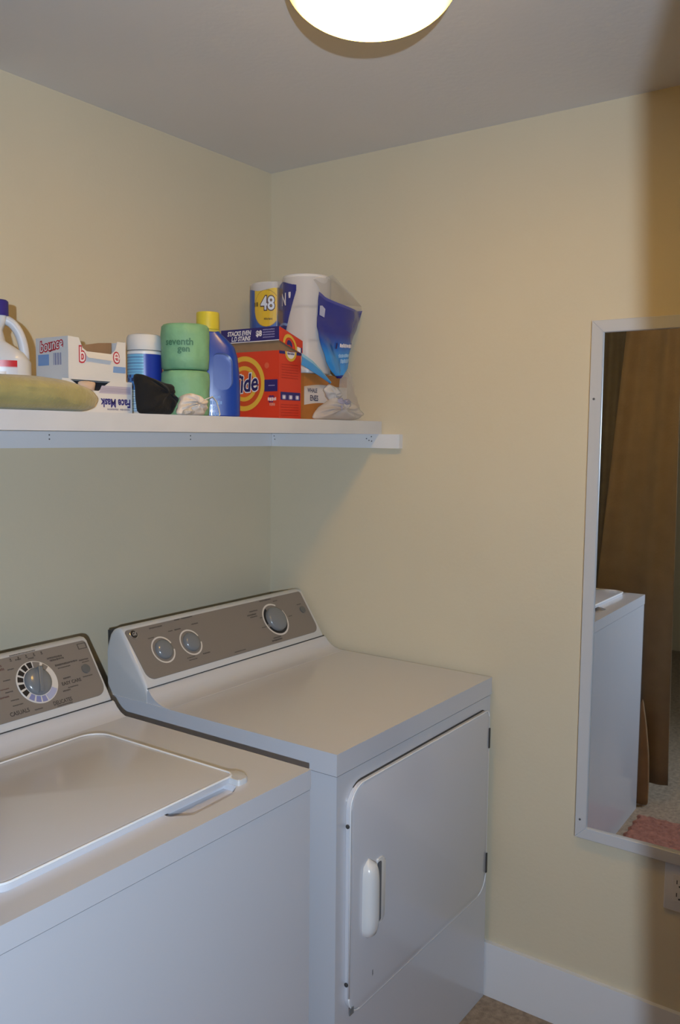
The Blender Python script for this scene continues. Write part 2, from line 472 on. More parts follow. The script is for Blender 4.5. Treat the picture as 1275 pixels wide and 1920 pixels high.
for (x0, x1, v, h, s) in ((-.655, -.612, .011, .004, 1), (-.565, -.545, .004, .004, 2), (-.540, -.500, .004, .004, 3), (-.515, -.490, .026, .004, 4), (-.578, -.556, .030, .004, 5),
                          (-.52, -.494, .112, .004, 6), (-.578, -.55, .112, .003, 7), (-.575, -.545, .119, .003, 8), (-.672, -.652, .036, .003, 9), (-.60, -.585, .03, .003, 10),
                          (-.225, -.175, .006, .004, 11), (-.285, -.25, .030, .004, 12), (-.30, -.262, .040, .005, 13), (-.292, -.262, .047, .004, 14), (-.255, -.245, .055, .003, 15),
                          (-.265, -.245, .085, .003, 16), (-.25, -.205, .131, .005, 17), (-.24, -.205, .124, .004, 18), (-.135, -.118, .072, .003, 19), (-.17, -.15, .015, .003, 20), (-.075, -.055, .043, .003, 21), (-.41, -.365, .132, .003, 22)):
    rr += scribble(x0, x1, v, h, s)
bars('panel_print', rr, lambda x, y, e=0: PP(x, y, .0016 + e), M_INK, dry)

# --- washer
WXR, WXL, WYF = -.8385, -1.530, -.8085
WZT = .918
wash = thing('washing_machine', 'white top-loading washing machine with dial on grey panel, left of the dryer', 'washing machine', ((WXL + WXR) / 2, -.45, 0))
box('cabinet', WXL + .002, WXR - .001, WYF + .0015, -.10, .0, .8765, M_ENAMEL, wash, .004)
deck = box('top_deck', WXL, WXR, WYF, -.088, .8785, WZT, M_ENAMEL, wash, .005, 3)
cut = prism('cut', [(-1.150, -.742, .93), (-1.121, -.772, .93), (-1.02, -.768, .93), (-.986, -.748, .93), (-.986, -.715, .93), (-1.150, -.715, .93)], (0, 0, -.024), M_KNOB, None)
boolean(deck, cut)
box('seam', WXL + .005, WXR - .005, WYF + .005, -.12, .875, .880, M_SEAM, wash)
console(wash, WXL, WXR)
panel(wash, WXL + .012, -.8505)
lp = rrect(-1.478, -.968, -.738, -.330, (.03, .018, .045, .045), 8)
lp = [(x, y + (.010 if (y < -.68 and x > -1.0) else 0)) for x, y in lp]
lid = prism('lid', [(x, y, .9305) for x, y in lp], (0, 0, -.0125), M_ENAMEL, wash, .0045, 3)
tube('lid_edge', [(x, y, .9300) for x, y in lp] + [(lp[0][0], lp[0][1], .9300)], .0024, mat('edge_highlight', (.80, .80, .80, 1), .3), wash, 8, label='painted highlight along the lid edge')  # bright line of light on the lid edge, put in as a whiter tube
# raised rim around the lid opening and the moulded corner beside the finger pocket
lo = rrect(-1.485, -.958, -.720, -.320, (.03, .02, .05, .05), 8)
prism('lid_rim', [(x, y, .9200) for x, y in lo], (0, 0, -.004), M_ENAMEL, wash, .002, 2)
cp = rrect(-.984, -.950, -.752, -.698, (.004, .016, .016, .004), 6)
prism('lid_corner', [(x, y, .929) for x, y in cp], (0, 0, -.012), M_PLAST, wash, .005, 3, label='moulded white corner beside the lid pocket')
pk = [(-1.149, -.742), (-1.121, -.7715), (-1.02, -.7675), (-.987, -.748), (-.987, -.716), (-1.149, -.716)]
prism('finger_pocket', [(x, y, .905) for x, y in pk], (0, 0, -.004), M_POCK, wash, label='grey finger pocket under the lid edge')
# dial
DCX, DCV = -1.0095, .0722
pl = PPY(DCX, DCV)
lathe('dial_plate', [(.0495, 0), (.0495, .0022), (.0485, .003)], None, M_RING, wash, 48, place=lambda x, y, z: pl(x, y, z), label='round pale dial plate')
nseg = 15
segs = [('b', 96), ('b', 117), ('b', 139), ('b', 161), ('b', 184), ('b', 206), ('l', 230), ('l', 251), ('l', 271)]
for kind, deg in segs:
    a = math.radians(deg); w = math.radians(8)
    ring('dial_mark', .0335, .0470, pl, M_BLACK if kind == 'b' else M_LILAC, wash, a0=a - w, a1=a + w, n=5, e=.0036)
ring('dial_mark', .0335, .0470, pl, M_PALEL, wash, a0=math.radians(283), a1=math.radians(326), n=10, e=.0036, label='pale lilac dial mark')
ring('dial_mark', .0335, .0470, pl, M_PANEL, wash, a0=math.radians(62), a1=math.radians(84), n=6, e=.0036, label='grey dial mark')
ring('dial_mark', .0335, .0470, pl, M_PANEL, wash, a0=math.radians(36), a1=math.radians(54), n=6, e=.0036, label='grey dial mark')
dome_knob('knob', wash, DCX, DCV, .0315, .017, ridge=math.radians(72))
lathe('push_button', [(.011, 0), (.011, .004), (.007, .005)], None, MATS['dark_button'], wash, 20, place=lambda x, y, z: PPY(-.8795, .0705)(x, y, z))
ink = lambda x, y, e=0.0: PP(x, y, .0016)
lettering('lettering', 'EASY CARE', .0105, lambda x, y: PPY(-.928, .092)(x, y, .0016), M_INK, wash, bold=.0003)
lettering('lettering', 'DELICATES', .0125, lambda x, y: PPY(-.968, .1295)(x, y, .0016), M_INK, wash, bold=.0003, sx=.8)
lettering('lettering', 'CASUALS', .0125, lambda x, y: PPY(-1.075, .127)(x, y, .0016), M_INK, wash, bold=.0003, sx=.9)
rr = []
for (x0, x1, v, h, s) in ((-.965, -.925, .026, .005, 31), (-.960, -.923, .032, .005, 32), (-.952, -.892, .046, .005, 33), (-.948, -.915, .054, .003, 34), (-.945, -.925, .080, .004, 35),
                          (-.942, -.915, .103, .003, 36), (-.958, -.938, .108, .004, 37), (-.985, -.945, .137, .003, 38), (-1.085, -1.06, .110, .003, 39), (-1.04, -1.02, .131, .003, 40),
                          (-.888, -.862, .048, .004, 41), (-.882, -.862, .054, .003, 42), (-.895, -.868, .088, .003, 43), (-1.04, -1.025, .012, .004, 44), (-1.01, -.995, .016, .004, 45),
                          (-1.066, -1.05, .030, .003, 46), (-1.085, -1.068, .052, .003, 47), (-1.09, -1.072, .078, .003, 48), (-1.085, -1.065, .098, .003, 49), (-1.05, -.985, .000, .0025, 50)):
    rr += scribble(x0, x1, v, h, s)
for i in range(5):
    x = -1.052 + i * .0195
    rr.append((x, x + .003, .006, .010)); rr.append((x - .001, x + .004, .011, .0128))
rr += [(-.877, -.853, .008, .0095), (-.877, -.875, .008, .022), (-.877, -.853, .0205, .022), (-.855, -.853, .008, .022)]
bars('panel_print', rr, ink, M_INK, wash)
rr = []
for (x0, x1, v, h, s) in ((-1.115, -1.075, .018, .006, 61), (-1.115, -1.073, .026, .006, 62), (-1.12, -1.085, .087, .004, 63), (-1.112, -1.078, .070, .003, 64)): rr += scribble(x0, x1, v, h, s)
bars('panel_print', rr, ink, M_INKRED, wash)

# ------------------------------------------------------------------ shelf and cleats
SY, SB, ST = -.4238, 1.5695, 1.6062
shelf = thing('wall_shelf', 'long white painted shelf board above the washer and dryer', 'shelf', (-.9, -.2, SB))
bm = box_bm(-1.68, -.004, SY, -.001, SB, ST, .0012, 1)
bm_obj('board', bm, M_SHELF, shelf)
def cleat(name, label, x0, x1, y0, y1, screws, axis):
    c = thing(name, label, 'cleat', ((x0 + x1) / 2, (y0 + y1) / 2, SB - .04), 'cleats under the shelf')
    box('strip', x0, x1, y0, y1, SB - .0405, SB - .0003, M_CLEAT, c, .001, 1)
    for s, zs in screws:
        if axis == 'x': lathe('screw', [(.0019, 0), (.0019, .0008), (.0008, .001)], None, M_SCREW, c, 8, place=lambda x, y, z: Vector((s + x, y0 - z, zs + y)))
        else: lathe('screw', [(.0019, 0), (.0019, .0008), (.0008, .001)], None, M_SCREW, c, 8, place=lambda x, y, z: Vector((x0 - z, s + x, zs + y)))
cleat('shelf_cleat', 'white cleat screwed to the back wall under the shelf', -1.68, -.019, -.019, -.0005, [(-.845, 1.560), (-.845, 1.550), (-.375, 1.560), (-.375, 1.550), (-1.25, 1.560), (-1.25, 1.550)], 'x')
cleat('shelf_cleat', 'short white cleat on the right wall under the shelf end', -.0185, -.0005, -.4935, -.0195, [(-.030, 1.561), (-.033, 1.551), (-.398, 1.562), (-.390, 1.551), (-.399, 1.549), (-.381, 1.556)], 'y')

# ------------------------------------------------------------------ mirror and outlet
mir = thing('wall_mirror', 'tall white framed mirror on the right wall reflecting washer and curtain', 'mirror', (0, -1.28, 1.19))
MYL, MYR, MZT, MZB, FW = -1.0428, -1.52, 1.8515, .5352, .030
def rail(pts): return bm_obj('frame_rail', prism_bm([(-.019, y, z) for y, z in pts], (.0185, 0, 0), .0015, 1), M_FRAME, mir, 35)
rail([(MYL, MZB), (MYL, MZT), (MYL - FW, MZT - FW), (MYL - FW, MZB + FW)])
rail([(MYL, MZT), (MYR, MZT), (MYR + FW, MZT - FW), (MYL - FW, MZT - FW)])
rail([(MYL, MZB), (MYR, MZB), (MYR + FW, MZB + FW), (MYL - FW, MZB + FW)])
rail([(MYR, MZB), (MYR, MZT), (MYR + FW, MZT - FW), (MYR + FW, MZB + FW)])
for y, z in ((MYL - .012, 1.66), (MYL - .013, .585)):
    lathe('screw', [(.003, 0), (.003, .0012), (.001, .0014)], None, M_SCREW, mir, 8, place=lambda x, yy, zz: Vector((-.019 - zz, y + x, z + yy)))
M_MIR = mat('silvered_glass', (.90, .91, .90, 1), .015, metal=1.0)
TILT = .014
gx = lambda y: -.013 - TILT * (y - MYL)
g0, g1 = MYL - FW + .006, MYR + FW - .006
obj('glass', [(gx(g0), g0, MZB + FW - .006), (gx(g1), g1, MZB + FW - .006), (gx(g1), g1, MZT - FW + .006), (gx(g0), g0, MZT - FW + .006),
              (-.001, g0, MZB + FW - .006), (-.001, g1, MZB + FW - .006), (-.001, g1, MZT - FW + .006), (-.001, g0, MZT - FW + .006)],
    [(0, 1, 2, 3), (4, 7, 6, 5), (0, 4, 5, 1), (1, 5, 6, 2), (2, 6, 7, 3), (3, 7, 4, 0)], M_MIR, mir)

out = thing('wall_outlet', 'white duplex electrical outlet plate below the mirror', 'outlet', (0, -1.32, .472))
op = rrect(-1.385, -1.268, .412, .531, .004, 3)
prism('cover_plate', [(-.0065, y, z) for y, z in op], (.0062, 0, 0), M_OUT, out, .002, 2)
for cy in (-1.305, -1.351):
    rp = rrect(cy - .0165, cy + .0165, .438, .505, .003, 3)
    rec = prism('receptacle', [(-.0085, y, z) for y, z in rp], (.003, 0, 0), M_OUT, out, .0006, 1)
    for zc in (.488, .456):
        for dy, hh in ((.0065, .005), (-.0065, .004)):
            box('slot', -.0088, -.0083, cy + dy - .0012, cy + dy + .0012, zc - hh, zc + hh, M_SEAM, rec)
        lathe('ground_hole', [(.0024, 0), (.0024, .0004)], None, M_SEAM, rec, 10, place=lambda x, y, z, zc=zc, cy=cy: Vector((-.0084 - z, cy + x, zc - .010 + y)))

# ------------------------------------------------------------------ ceiling lamp
LC = Vector((-.838, -.928, CH)); LR = .152
lamp = thing('ceiling_lamp', 'glowing frosted glass dome lamp on the ceiling', 'lamp', tuple(LC))
lathe('base_pan', [(LR * .93, -.022), (LR * .95, -.018), (LR * .95, -.0004)], LC, mat('lamp_pan', (.5, .42, .3, 1), .35, metal=.6), lamp, 48)
mg = bpy.data.materials.new('lit_frosted_glass'); mg.use_nodes = True
nt = mg.node_tree; b = nt.nodes['Principled BSDF']; b.inputs['Base Color'].default_value = (.9, .85, .75, 1); b.inputs['Roughness'].default_value = .3
tc = nt.nodes.new('ShaderNodeTexCoord'); sp = nt.nodes.new('ShaderNodeSeparateXYZ'); nt.links.new(tc.outputs['Object'], sp.inputs[0])
mr = nt.nodes.new('ShaderNodeMapRange'); mr.inputs[1].default_value = -.106; mr.inputs[2].default_value = -.030; mr.inputs[3].default_value = 1.0; mr.inputs[4].default_value = 0.22
nt.links.new(sp.outputs['Z'], mr.inputs[0])
mu = nt.nodes.new('ShaderNodeMath'); mu.operation = 'MULTIPLY'; mu.inputs[1].default_value = LAMP_EMIT
pw = nt.nodes.new('ShaderNodeMath'); pw.operation = 'POWER'; pw.inputs[1].default_value = 3.6
nt.links.new(mr.outputs[0], pw.inputs[0]); nt.links.new(pw.outputs[0], mu.inputs[0]); nt.links.new(mu.outputs[0], b.inputs['Emission Strength'])
b.inputs['Emission Color'].default_value = (1.0, .56, .085, 1)
prof = []
for i in range(15):
    t = i / 14 * PI / 2
    prof.append((max(LR * math.sin(t) ** .9, .002), -.022 - .084 * math.cos(t)))
prof.append((LR * .985, -.012)); prof.append((LR * .955, -.008))
lathe('glass_dome', prof, LC, mg, lamp, 56, ang=60)

# ------------------------------------------------------------------ things on the shelf
Z0 = ST + .0006
# bleach jug
M_HDPE = mat('milky_plastic', (.66, .67, .70, 1), .35, trans=.15)
jug = thing('bleach_jug', 'white bleach jug with navy cap and red label stripe at the left end', 'jug', (-1.125, -.235, Z0))
JC = Vector((-1.127, -.225, 0))
def loft(name, secs, place, material, parent, n=36, p=3.2, label=None):
    """secs: (z, half width, half depth, x offset)"""
    vs, fs = [], []
    for (z, a, d, ox) in secs:
        for i in range(n):
            t = 2 * PI * i / n; c, s = math.cos(t), math.sin(t)
            vs.append(place(ox + a * math.copysign(abs(c) ** (2 / p), c), d * math.copysign(abs(s) ** (2 / p), s), z))
    for k in range(len(secs) - 1):
        for i in range(n):
            j = (i + 1) % n; fs.append((k*n+i, k*n+j, (k+1)*n+j, (k+1)*n+i))
    fs.append(tuple(range(n))[::-1]); fs.append(tuple(range((len(secs)-1)*n, len(secs)*n)))
    o = obj(name, vs, fs, material, parent, label=label); smooth_angle(o, 50)
    return o
JR = Vector((.80, -.60, 0)); JD = Vector((.60, .80, 0))
jp = lambda x, y, z: JC + JR * x + JD * y + Vector((0, 0, z))
loft('body', [(Z0, .068, .045, 0), (Z0 + .006, .075, .052, 0), (Z0 + .098, .075, .052, 0), (Z0 + .116, .066, .048, -.004), (Z0 + .138, .042, .036, -.014), (Z0 + .160, .026, .025, -.003), (Z0 + .178, .0185, .0185, .012), (Z0 + .190, .0165, .0165, .015)], jp, M_HDPE, jug)
hs = []
for k in range(13):
    t = k / 12
    hs.append(jp(.018 + .045 * math.sin(t * PI / 2) ** .85, 0, Z0 + .104 + .078 * math.cos(t * PI / 2)))
tube('handle', hs, [.0095 for k in range(13)], M_HDPE, jug, 12)
lathe('cap', [(.020, 0), (.020, .028), (.017, .031)], jp(.015, 0, Z0 + .188), mat('navy_cap', srgb(44, 34, 120), .4), jug, 24)
def jugcol(u, v):
    if .86 < v: return (196, 44, 46) if u > .02 else (200, 200, 205)
    if .5 < v < .76 and .55 < u < .72: return (176, 150, 120)
    return (206, 206, 210)
def jugpos(u, v):
    t = -PI / 2 + (u - .5) * 1.1
    c, s = math.cos(t), math.sin(t)
    return jp((.075 + .0012) * math.copysign(abs(c) ** (2 / 3.2), c), (.052 + .0012) * math.copysign(abs(s) ** (2 / 3.2), s), Z0 + .012 + v * .086)
patch('label', 40, 30, jugpos, jugcol, M_PRINTG, jug, label='white label with red stripe')

# olive rolled towel at the very front
M_TOWEL = mat('olive_towel', srgb(160, 149, 94), .95, bump=.5, bscale=160, var=.12, vscale=25, sheen=.3)
tw = lump('rolled_towel', [(-1.47, Z0), (-1.47, Z0 + .062), (-1.25, Z0 + .064), (-1.13, Z0 + .066), (-1.06, Z0 + .061), (-1.00, Z0 + .046), (-.983, Z0 + .028), (-.992, Z0 + .010), (-1.02, Z0)],
          lambda x, z, d: Vector((x, -.365 - d, z)), .046, M_TOWEL, None, 14, .003, 22, .9, 3, .5, floor=Z0)
tw['label'] = 'olive green rolled towel lying along the left front of the shelf'; tw['category'] = 'towel'

# face mask carton (upside down)
M_CARD = mat('white_card', (.66, .645, .63, 1), .6)
M_BROWN = mat('brown_cardboard', srgb(140, 112, 84), .85, var=.08, vscale=30)
M_DARK = mat('carton_inside', srgb(34, 32, 36), .8)
FY = -.318
fx0, fx1, fz1 = -1.030, -.848, Z0 + .069
fm = thing('face_mask_box', 'white face mask carton lying upside down under the red and white carton', 'box', (-.94, -.25, Z0))
fo = [(fx0, Z0), (fx1, Z0), (fx1, fz1), (-.905, fz1), (-.921, fz1 - .010), (-.938, fz1 - .022), (-.972, fz1 - .022), (-.992, fz1 - .012), (-1.012, fz1), (fx0, fz1)]
prism('front_panel', [(x, FY, z) for x, z in fo], (0, .0015, 0), M_CARD, fm)
box('carton_shell', fx0, fx1, FY + .045, -.19, Z0, fz1, M_CARD, fm)
box('carton_floor', fx0, fx1, FY + .0015, FY + .045, Z0, Z0 + .002, M_CARD, fm)
box('side_panel', fx1 - .0015, fx1, FY + .0015, FY + .045, Z0 + .002, fz1, M_CARD, fm)
box('side_panel', fx0, fx0 + .0015, FY + .0015, FY + .045, Z0 + .002, fz1, M_CARD, fm)
box('carton_inside', fx0 + .002, fx1 - .002, FY + .040, FY + .0445, Z0 + .002, fz1 - .001, M_DARK, fm, label='dark carton interior')
lump('folded_mask', [(-.975, fz1 - .030), (-.940, fz1 - .030), (-.934, fz1 - .004), (-.955, fz1 - .001), (-.980, fz1 - .004)], lambda x, z, d: Vector((x, FY + .016 - d, z)), .010, mat('mask_cloth', srgb(196, 172, 152), .9), fm, 6, .001, 60, label='beige mask poking from the torn opening')
fpl = frame((-.893, FY, Z0), (1, 0, 0), (0, 0, 1), .0004)
fp2 = lambda x, y, e=0: fpl(-x, -y, e)     # turned upside down
lettering('lettering', 'Face Mask', .0245, lambda x, y: fpl(-x + .000, -y + .0235, .0003), mat('navy_ink', srgb(56, 50, 120), .6), fm, bold=.0009, sx=.78)
flat('printed_band', [(-.046, .0425), (.0405, .0425), (.0405, .0585), (-.038, .0585)], fpl, mat('lilac_band', srgb(182, 174, 190), .6), fm, .0002)
bars('fine_print', [(-.042, .038, .0465, .0472), (-.041, .038, .0495, .0502), (-.039, .038, .0525, .0532)] , fpl, mat('grey_ink', srgb(140, 136, 150), .6), fm, .0006)
bars('fine_print', scribble(-.024, .006, .0095, .0042, 3) + scribble(.010, .038, .0095, .0042, 4), fpl, MATS['grey_ink'], fm, .0003)

# dryer sheet carton on top of it
bz0, bz1 = fz1 + .0006, fz1 + .0006 + .088
bx0, bx1, by0, by1 = -.995, -.843, -.293, -.185
bb = thing('dryer_sheet_box', 'white torn-open carton with red lettering on top of the face mask carton', 'box', ((bx0 + bx1) / 2, -.24, bz0))
X = lambda px: bx0 + (px - 130) / 113 * (bx1 - bx0)
Zb = lambda py: bz0 + (706 - py) / 79 * .088
fo = [(X(130), bz0), (X(243), bz0), (X(243), Zb(628)), (X(226), Zb(628)), (X(222), Zb(644)), (X(213), Zb(653)), (X(165), Zb(652)), (X(157), Zb(646)), (X(150), Zb(628)), (X(130), bz1)]
prism('front_panel', [(x, by0, z) for x, z in fo], (0, .0015, 0), M_CARD, bb)
box('side_panel', bx0, bx0 + .0015, by0 + .0016, by1, bz0, bz1, M_CARD, bb)
box('side_panel', bx1 - .0015, bx1, by0 + .0016, by1, bz0, bz1, M_CARD, bb)
box('back_panel', bx0 + .0015, bx1 - .0015, by1 - .0015, by1, bz0, Zb(646), M_BROWN, bb)
box('bottom_panel', bx0 + .0015, bx1 - .0015, by0 + .0016, by1 - .0015, bz0, bz0 + .0015, M_CARD, bb)
tf = [(X(153), Zb(650)), (X(157), Zb(645)), (X(174), Zb(638)), (X(200), Zb(632)), (X(226), Zb(629)), (X(226), Zb(658)), (X(153), Zb(658))]
prism('torn_lid', [(x, by0 + .020, z) for x, z in tf], (0, .0015, 0), M_BROWN, bb, label='brown inside of the torn lid')
prism('top_panel', [(bx0 + .002, by0 + .022, bz1 - .001), (X(152), by0 + .022, bz1 - .001), (X(152), by1 - .002, bz1 - .001), (bx0 + .002, by1 - .002, bz1 - .001)], (0, 0, -.0012), M_CARD, bb)
prism('torn_flap', [(X(160), by0 - .0005, Zb(653)), (X(213), by0 - .0005, Zb(654)), (X(212), by0 - .009, Zb(667)), (X(163), by0 - .008, Zb(664))], (0, .0012, .0004), M_CARD, bb)
M_RED = mat('red_ink', srgb(190, 40, 52), .5); M_WHITE = mat('white_ink', srgb(226, 220, 220), .5); M_SKY = mat('sky_blue_ink', srgb(122, 156, 204), .5)
M_BARC = mat('barcode_ink', srgb(122, 124, 160), .5)
bp = frame((bx0, by0, bz0), (1, 0, 0), (0, 0, 1), .0004)
for ch, px, py in (('b', 156, 660), ('e', 223, 656)):
    cx, cz = X(px) - bx0, Zb(py) - bz0
    lettering('lettering', ch, .044, lambda x, y: bp(cx + x, cz + y, .0002), M_RED, bb, bold=.0032, sx=.75)
    lettering('lettering', ch, .044, lambda x, y: bp(cx + x, cz + y, .0006), M_WHITE, bb, bold=.0002, sx=.75)
# cover the part of the letter where the carton is torn is left open: the e sits on the right remnant
flat('printed_band', [(X(216) - bx0, Zb(688) - bz0), (X(242) - bx0, Zb(688) - bz0), (X(242) - bx0, Zb(676) - bz0), (X(217) - bx0, Zb(676) - bz0)], bp, M_SKY, bb, .0002)
bl = frame((bx0, by1, bz0), (0, -1, 0), (0, 0, 1), .0004)       # left face, x runs toward the camera
lettering('lettering', 'bounce', .030, lambda x, y: bl(.052 + x, .071 + y, .0002), M_RED, bb, bold=.0028, shear=.2, sx=.86, rot=.10)
lettering('lettering', 'bounce', .030, lambda x, y: bl(.052 + x, .071 + y, .0006), M_WHITE, bb, bold=.0002, shear=.2, sx=.86, rot=.10)
flat('printed_band', [(.008, .030), (.045, .030), (.045, .053), (.008, .053)], bl, M_SKY, bb, .0002)
bars('barcode', [(.060 + i * .0045, .060 + i * .0045 + (.003 if i % 2 else .0018), .030, .055) for i in range(6)], bl, M_BARC, bb, .0002)

# wipes canister
cn = thing('wipes_canister', 'white lidded wipes canister with blue label behind the black cloth', 'canister', (-.708, -.203, Z0))
cc = Vector((-.708, -.203, Z0)); CR = .0405
lathe('body', [(CR - .002, 0), (CR, .003), (CR, .150), (CR - .002, .153)], cc, M_PLAST, cn, 40)
lathe('lid', [(CR + .001, .154), (CR + .0018, .156), (CR + .0012, .183), (CR - .003, .190), (CR - .012, .193)], cc, M_CARD, cn, 40, label='white lid')
def cancol(u, v):
    if v > .965: return (228, 228, 230)
    if u < .40:
        if v > .62: return (120, 186, 222) if int(v * 60) % 3 else (90, 130, 180)
        if v > .36: return (70, 130, 200) if (math.sin(u * 60) * math.sin(v * 50)) > -.2 else (24, 52, 110)
        return (168, 206, 232) if int(v * 50) % 2 else (120, 160, 205)
    e = .60 - 1.05 * (u - .40) ** 1.2
    if v > e: return (40, 62, 160)
    if v > e - .06: return (214, 228, 240)
    if v > e - .30: return (110, 190, 220)
    return (70, 140, 200)
def canpos(u, v):
    a = math.radians(150 + 190 * u)
    return cc + Vector(((CR + .0008) * math.cos(a), (CR + .0008) * math.sin(a), .010 + v * .140))
patch('label', 90, 90, canpos, cancol, M_PRINTG, cn, label='blue and white wrap label')

# green wrapped toilet rolls
M_GREEN = mat('green_tissue_wrap', srgb(122, 172, 132), .6, bump=.5, bscale=45, var=.12, vscale=28)
M_GINK = mat('green_ink', srgb(70, 118, 88), .6)
gc = Vector((-.664, -.295, Z0))
gr = []
for i in range(2):
    lab = ('green paper wrapped toilet roll, lower of the stacked pair', 'green paper wrapped toilet roll, upper of the stacked pair')[i]
    base = gc + Vector((0, 0, i * .1075))
    g = thing('wrapped_toilet_roll', lab, 'toilet roll', tuple(base), 'green wrapped toilet rolls')
    vs, fs = [], []; n = 56
    prof = [(.012, .006), (.030, .001), (.050, .0), (.055, .005), (.0565, .03), (.056, .055), (.0565, .08), (.055, .100), (.050, .1055), (.030, .1065), (.016, .102), (.010, .094)]
    for (r, z) in prof:
        for k in range(n):
            a = 2 * PI * k / n
            nn = noise.noise(Vector((math.cos(a) * 3, math.sin(a) * 3, z * 40 + i * 9))) * .0016 + (.0008 * math.sin(a * 9 + z * 40) if r < .056 else 0)
            vs.append(base + Vector(((r + nn) * math.cos(a), (r + nn) * math.sin(a), min(max(z + (nn if .004 < z < .1 else 0), 0), .107))))
    for q in range(len(prof) - 1):
        for k in range(n):
            j = (k + 1) % n; fs.append((q*n+k, q*n+j, (q+1)*n+j, (q+1)*n+k))
    fs.append(tuple(range(n))[::-1]); fs.append(tuple(range((len(prof)-1)*n, len(prof)*n)))
    obj('paper_wrap', vs, fs, M_GREEN, g, True)
    if i == 1:
        def gpl(z0, a0): return lambda x, y: base + Vector((.0574 * math.cos(a0 + x / .0565), .0574 * math.sin(a0 + x / .0565), z0 + y))
        lettering('lettering', 'seventh', .022, gpl(.062, math.radians(210)), M_GINK, g, bold=.0006, sub=1)
        lettering('lettering', 'gen', .020, gpl(.046, math.radians(222)), M_GINK, g, bold=.0006, sub=1)

# black cloth, crumpled pale cloth and cord
M_BCL = mat('black_cloth', (.0035, .0035, .004, 1), .9, bump=.4, bscale=120, sheen=.05)
bc = lump('black_cloth', [(-.792, Z0), (-.797, Z0 + .040), (-.800, Z0 + .088), (-.775, Z0 + .084), (-.722, Z0 + .071), (-.700, Z0 + .069), (-.702, Z0 + .058), (-.694, Z0 + .045), (-.681, Z0 + .030), (-.692, Z0 + .022), (-.698, Z0)],
          lambda x, z, d: Vector((x - .064, -.345 - d, z)), .036, M_BCL, None, 12, .006, 28, .55, 5, .45, fold=.004, ffreq=7, floor=Z0)
bc['label'] = 'crumpled black cloth heap between the face mask carton and green rolls'; bc['category'] = 'cloth'
M_PCL = mat('pale_tissue_cloth', srgb(214, 202, 190), .9, var=.08, vscale=40)
pc = lump('pale_cloth', [(-.715, Z0), (-.708, Z0 + .016), (-.700, Z0 + .030), (-.690, Z0 + .046), (-.670, Z0 + .050), (-.648, Z0 + .046), (-.628, Z0 + .036), (-.622, Z0 + .018), (-.630, Z0)],
          lambda x, z, d: Vector((x - .066, -.384 - d, z)), .024, M_PCL, None, 16, .008, 55, .6, 9, .45, fold=.006, ffreq=9, floor=Z0)
pc['label'] = 'small crumpled off-white cloth in front of the green rolls'; pc['category'] = 'cloth'
cd_ = tube('drawstring', [(-.704, -.396, Z0 + .036), (-.680, -.398, Z0 + .044), (-.667, -.398, Z0 + .034), (-.660, -.398, Z0 + .018), (-.658, -.400, Z0 + .004), (-.664, -.404, Z0 + .002)], .0013, mat('cord_white', srgb(206, 200, 188), .8), None, 8)
cd_['label'] = 'thin white cord trailing from the off-white cloth by the blue jug'; cd_['category'] = 'cord'
sp_ = lump('paper_scrap', [(-.738, Z0), (-.728, Z0 + .012), (-.712, Z0 + .014), (-.700, Z0 + .008), (-.706, Z0)], lambda x, z, d: Vector((x - .045, -.402 - d, z)), .010, mat('mottled_paper', srgb(170, 168, 165), .8, var=.5, vscale=120), None, 8, .004, 90, .6, 2, floor=Z0)
sp_['label'] = 'tiny crumpled grey and white scrap at the foot of the black cloth'; sp_['category'] = 'paper'

# blue detergent jug
M_BLUE = mat('blue_plastic', srgb(30, 66, 156), .32, coat=.2)
dj = thing('detergent_jug', 'blue detergent jug with yellow cap between green rolls and orange carton', 'jug', (-.545, -.270, Z0))
BC = Vector((-.531, -.272, 0)); BR = Vector((.74, -.67, 0)).normalized(); BD = Vector((.67, .74, 0)).normalized()
bj = lambda x, y, z: BC + BR * x + BD * y + Vector((0, 0, z))
body = loft('body', [(Z0, .050, .031, 0), (Z0 + .005, .056, .036, 0), (Z0 + .060, .0565, .037, 0), (Z0 + .110, .0545, .036, 0), (Z0 + .150, .051, .035, -.001), (Z0 + .175, .046, .032, -.004), (Z0 + .195, .036, .028, -.013), (Z0 + .207, .029, .026, -.020), (Z0 + .216, .026, .025, -.023)], bj, M_BLUE, dj, 48, 3.0)
cut = prism('cut', [bj(x, -.06, Z0 + z) for x, z in rrect(-.012, .036, .068, .158, (.02, .022, .026, .012), 6)], BD * .068, M_BLUE, None)
boolean(body, cut)
lathe('cap', [(.0265, 0), (.0285, .002), (.0285, .040), (.0275, .043), (.024, .044)], bj(-.023, 0, Z0 + .2155), mat('yellow_cap', srgb(206, 190, 58), .4), dj, 40, label='yellow screw cap')
lathe('neck_ring', [(.030, 0), (.031, .002), (.031, .005), (.029, .006)], bj(-.023, 0, Z0 + .210), mat('yellow_ring', srgb(196, 186, 80), .4), dj, 32)
def bjf(z0, x0):
    def f(x, y, e=0.0):
        xx = x0 + x; c = max(-1, min(1, xx / .056)); s = (1 - abs(c) ** 3.0) ** (1 / 3.0)
        return bj(xx, -.0375 * s - .0006 - e, z0 + y)
    return f
M_PB = mat('pale_blue_ink', srgb(110, 150, 214), .5)
lettering('lettering', '100', .013, bjf(Z0 + .022, -.012), M_PB, dj, bold=.0003)
bars('fine_print', scribble(-.028, .008, .036, .010, 71) + scribble(-.022, .004, .008, .010, 72) + scribble(-.018, .004, .050, .008, 73), bjf(Z0, 0), M_PB, dj)

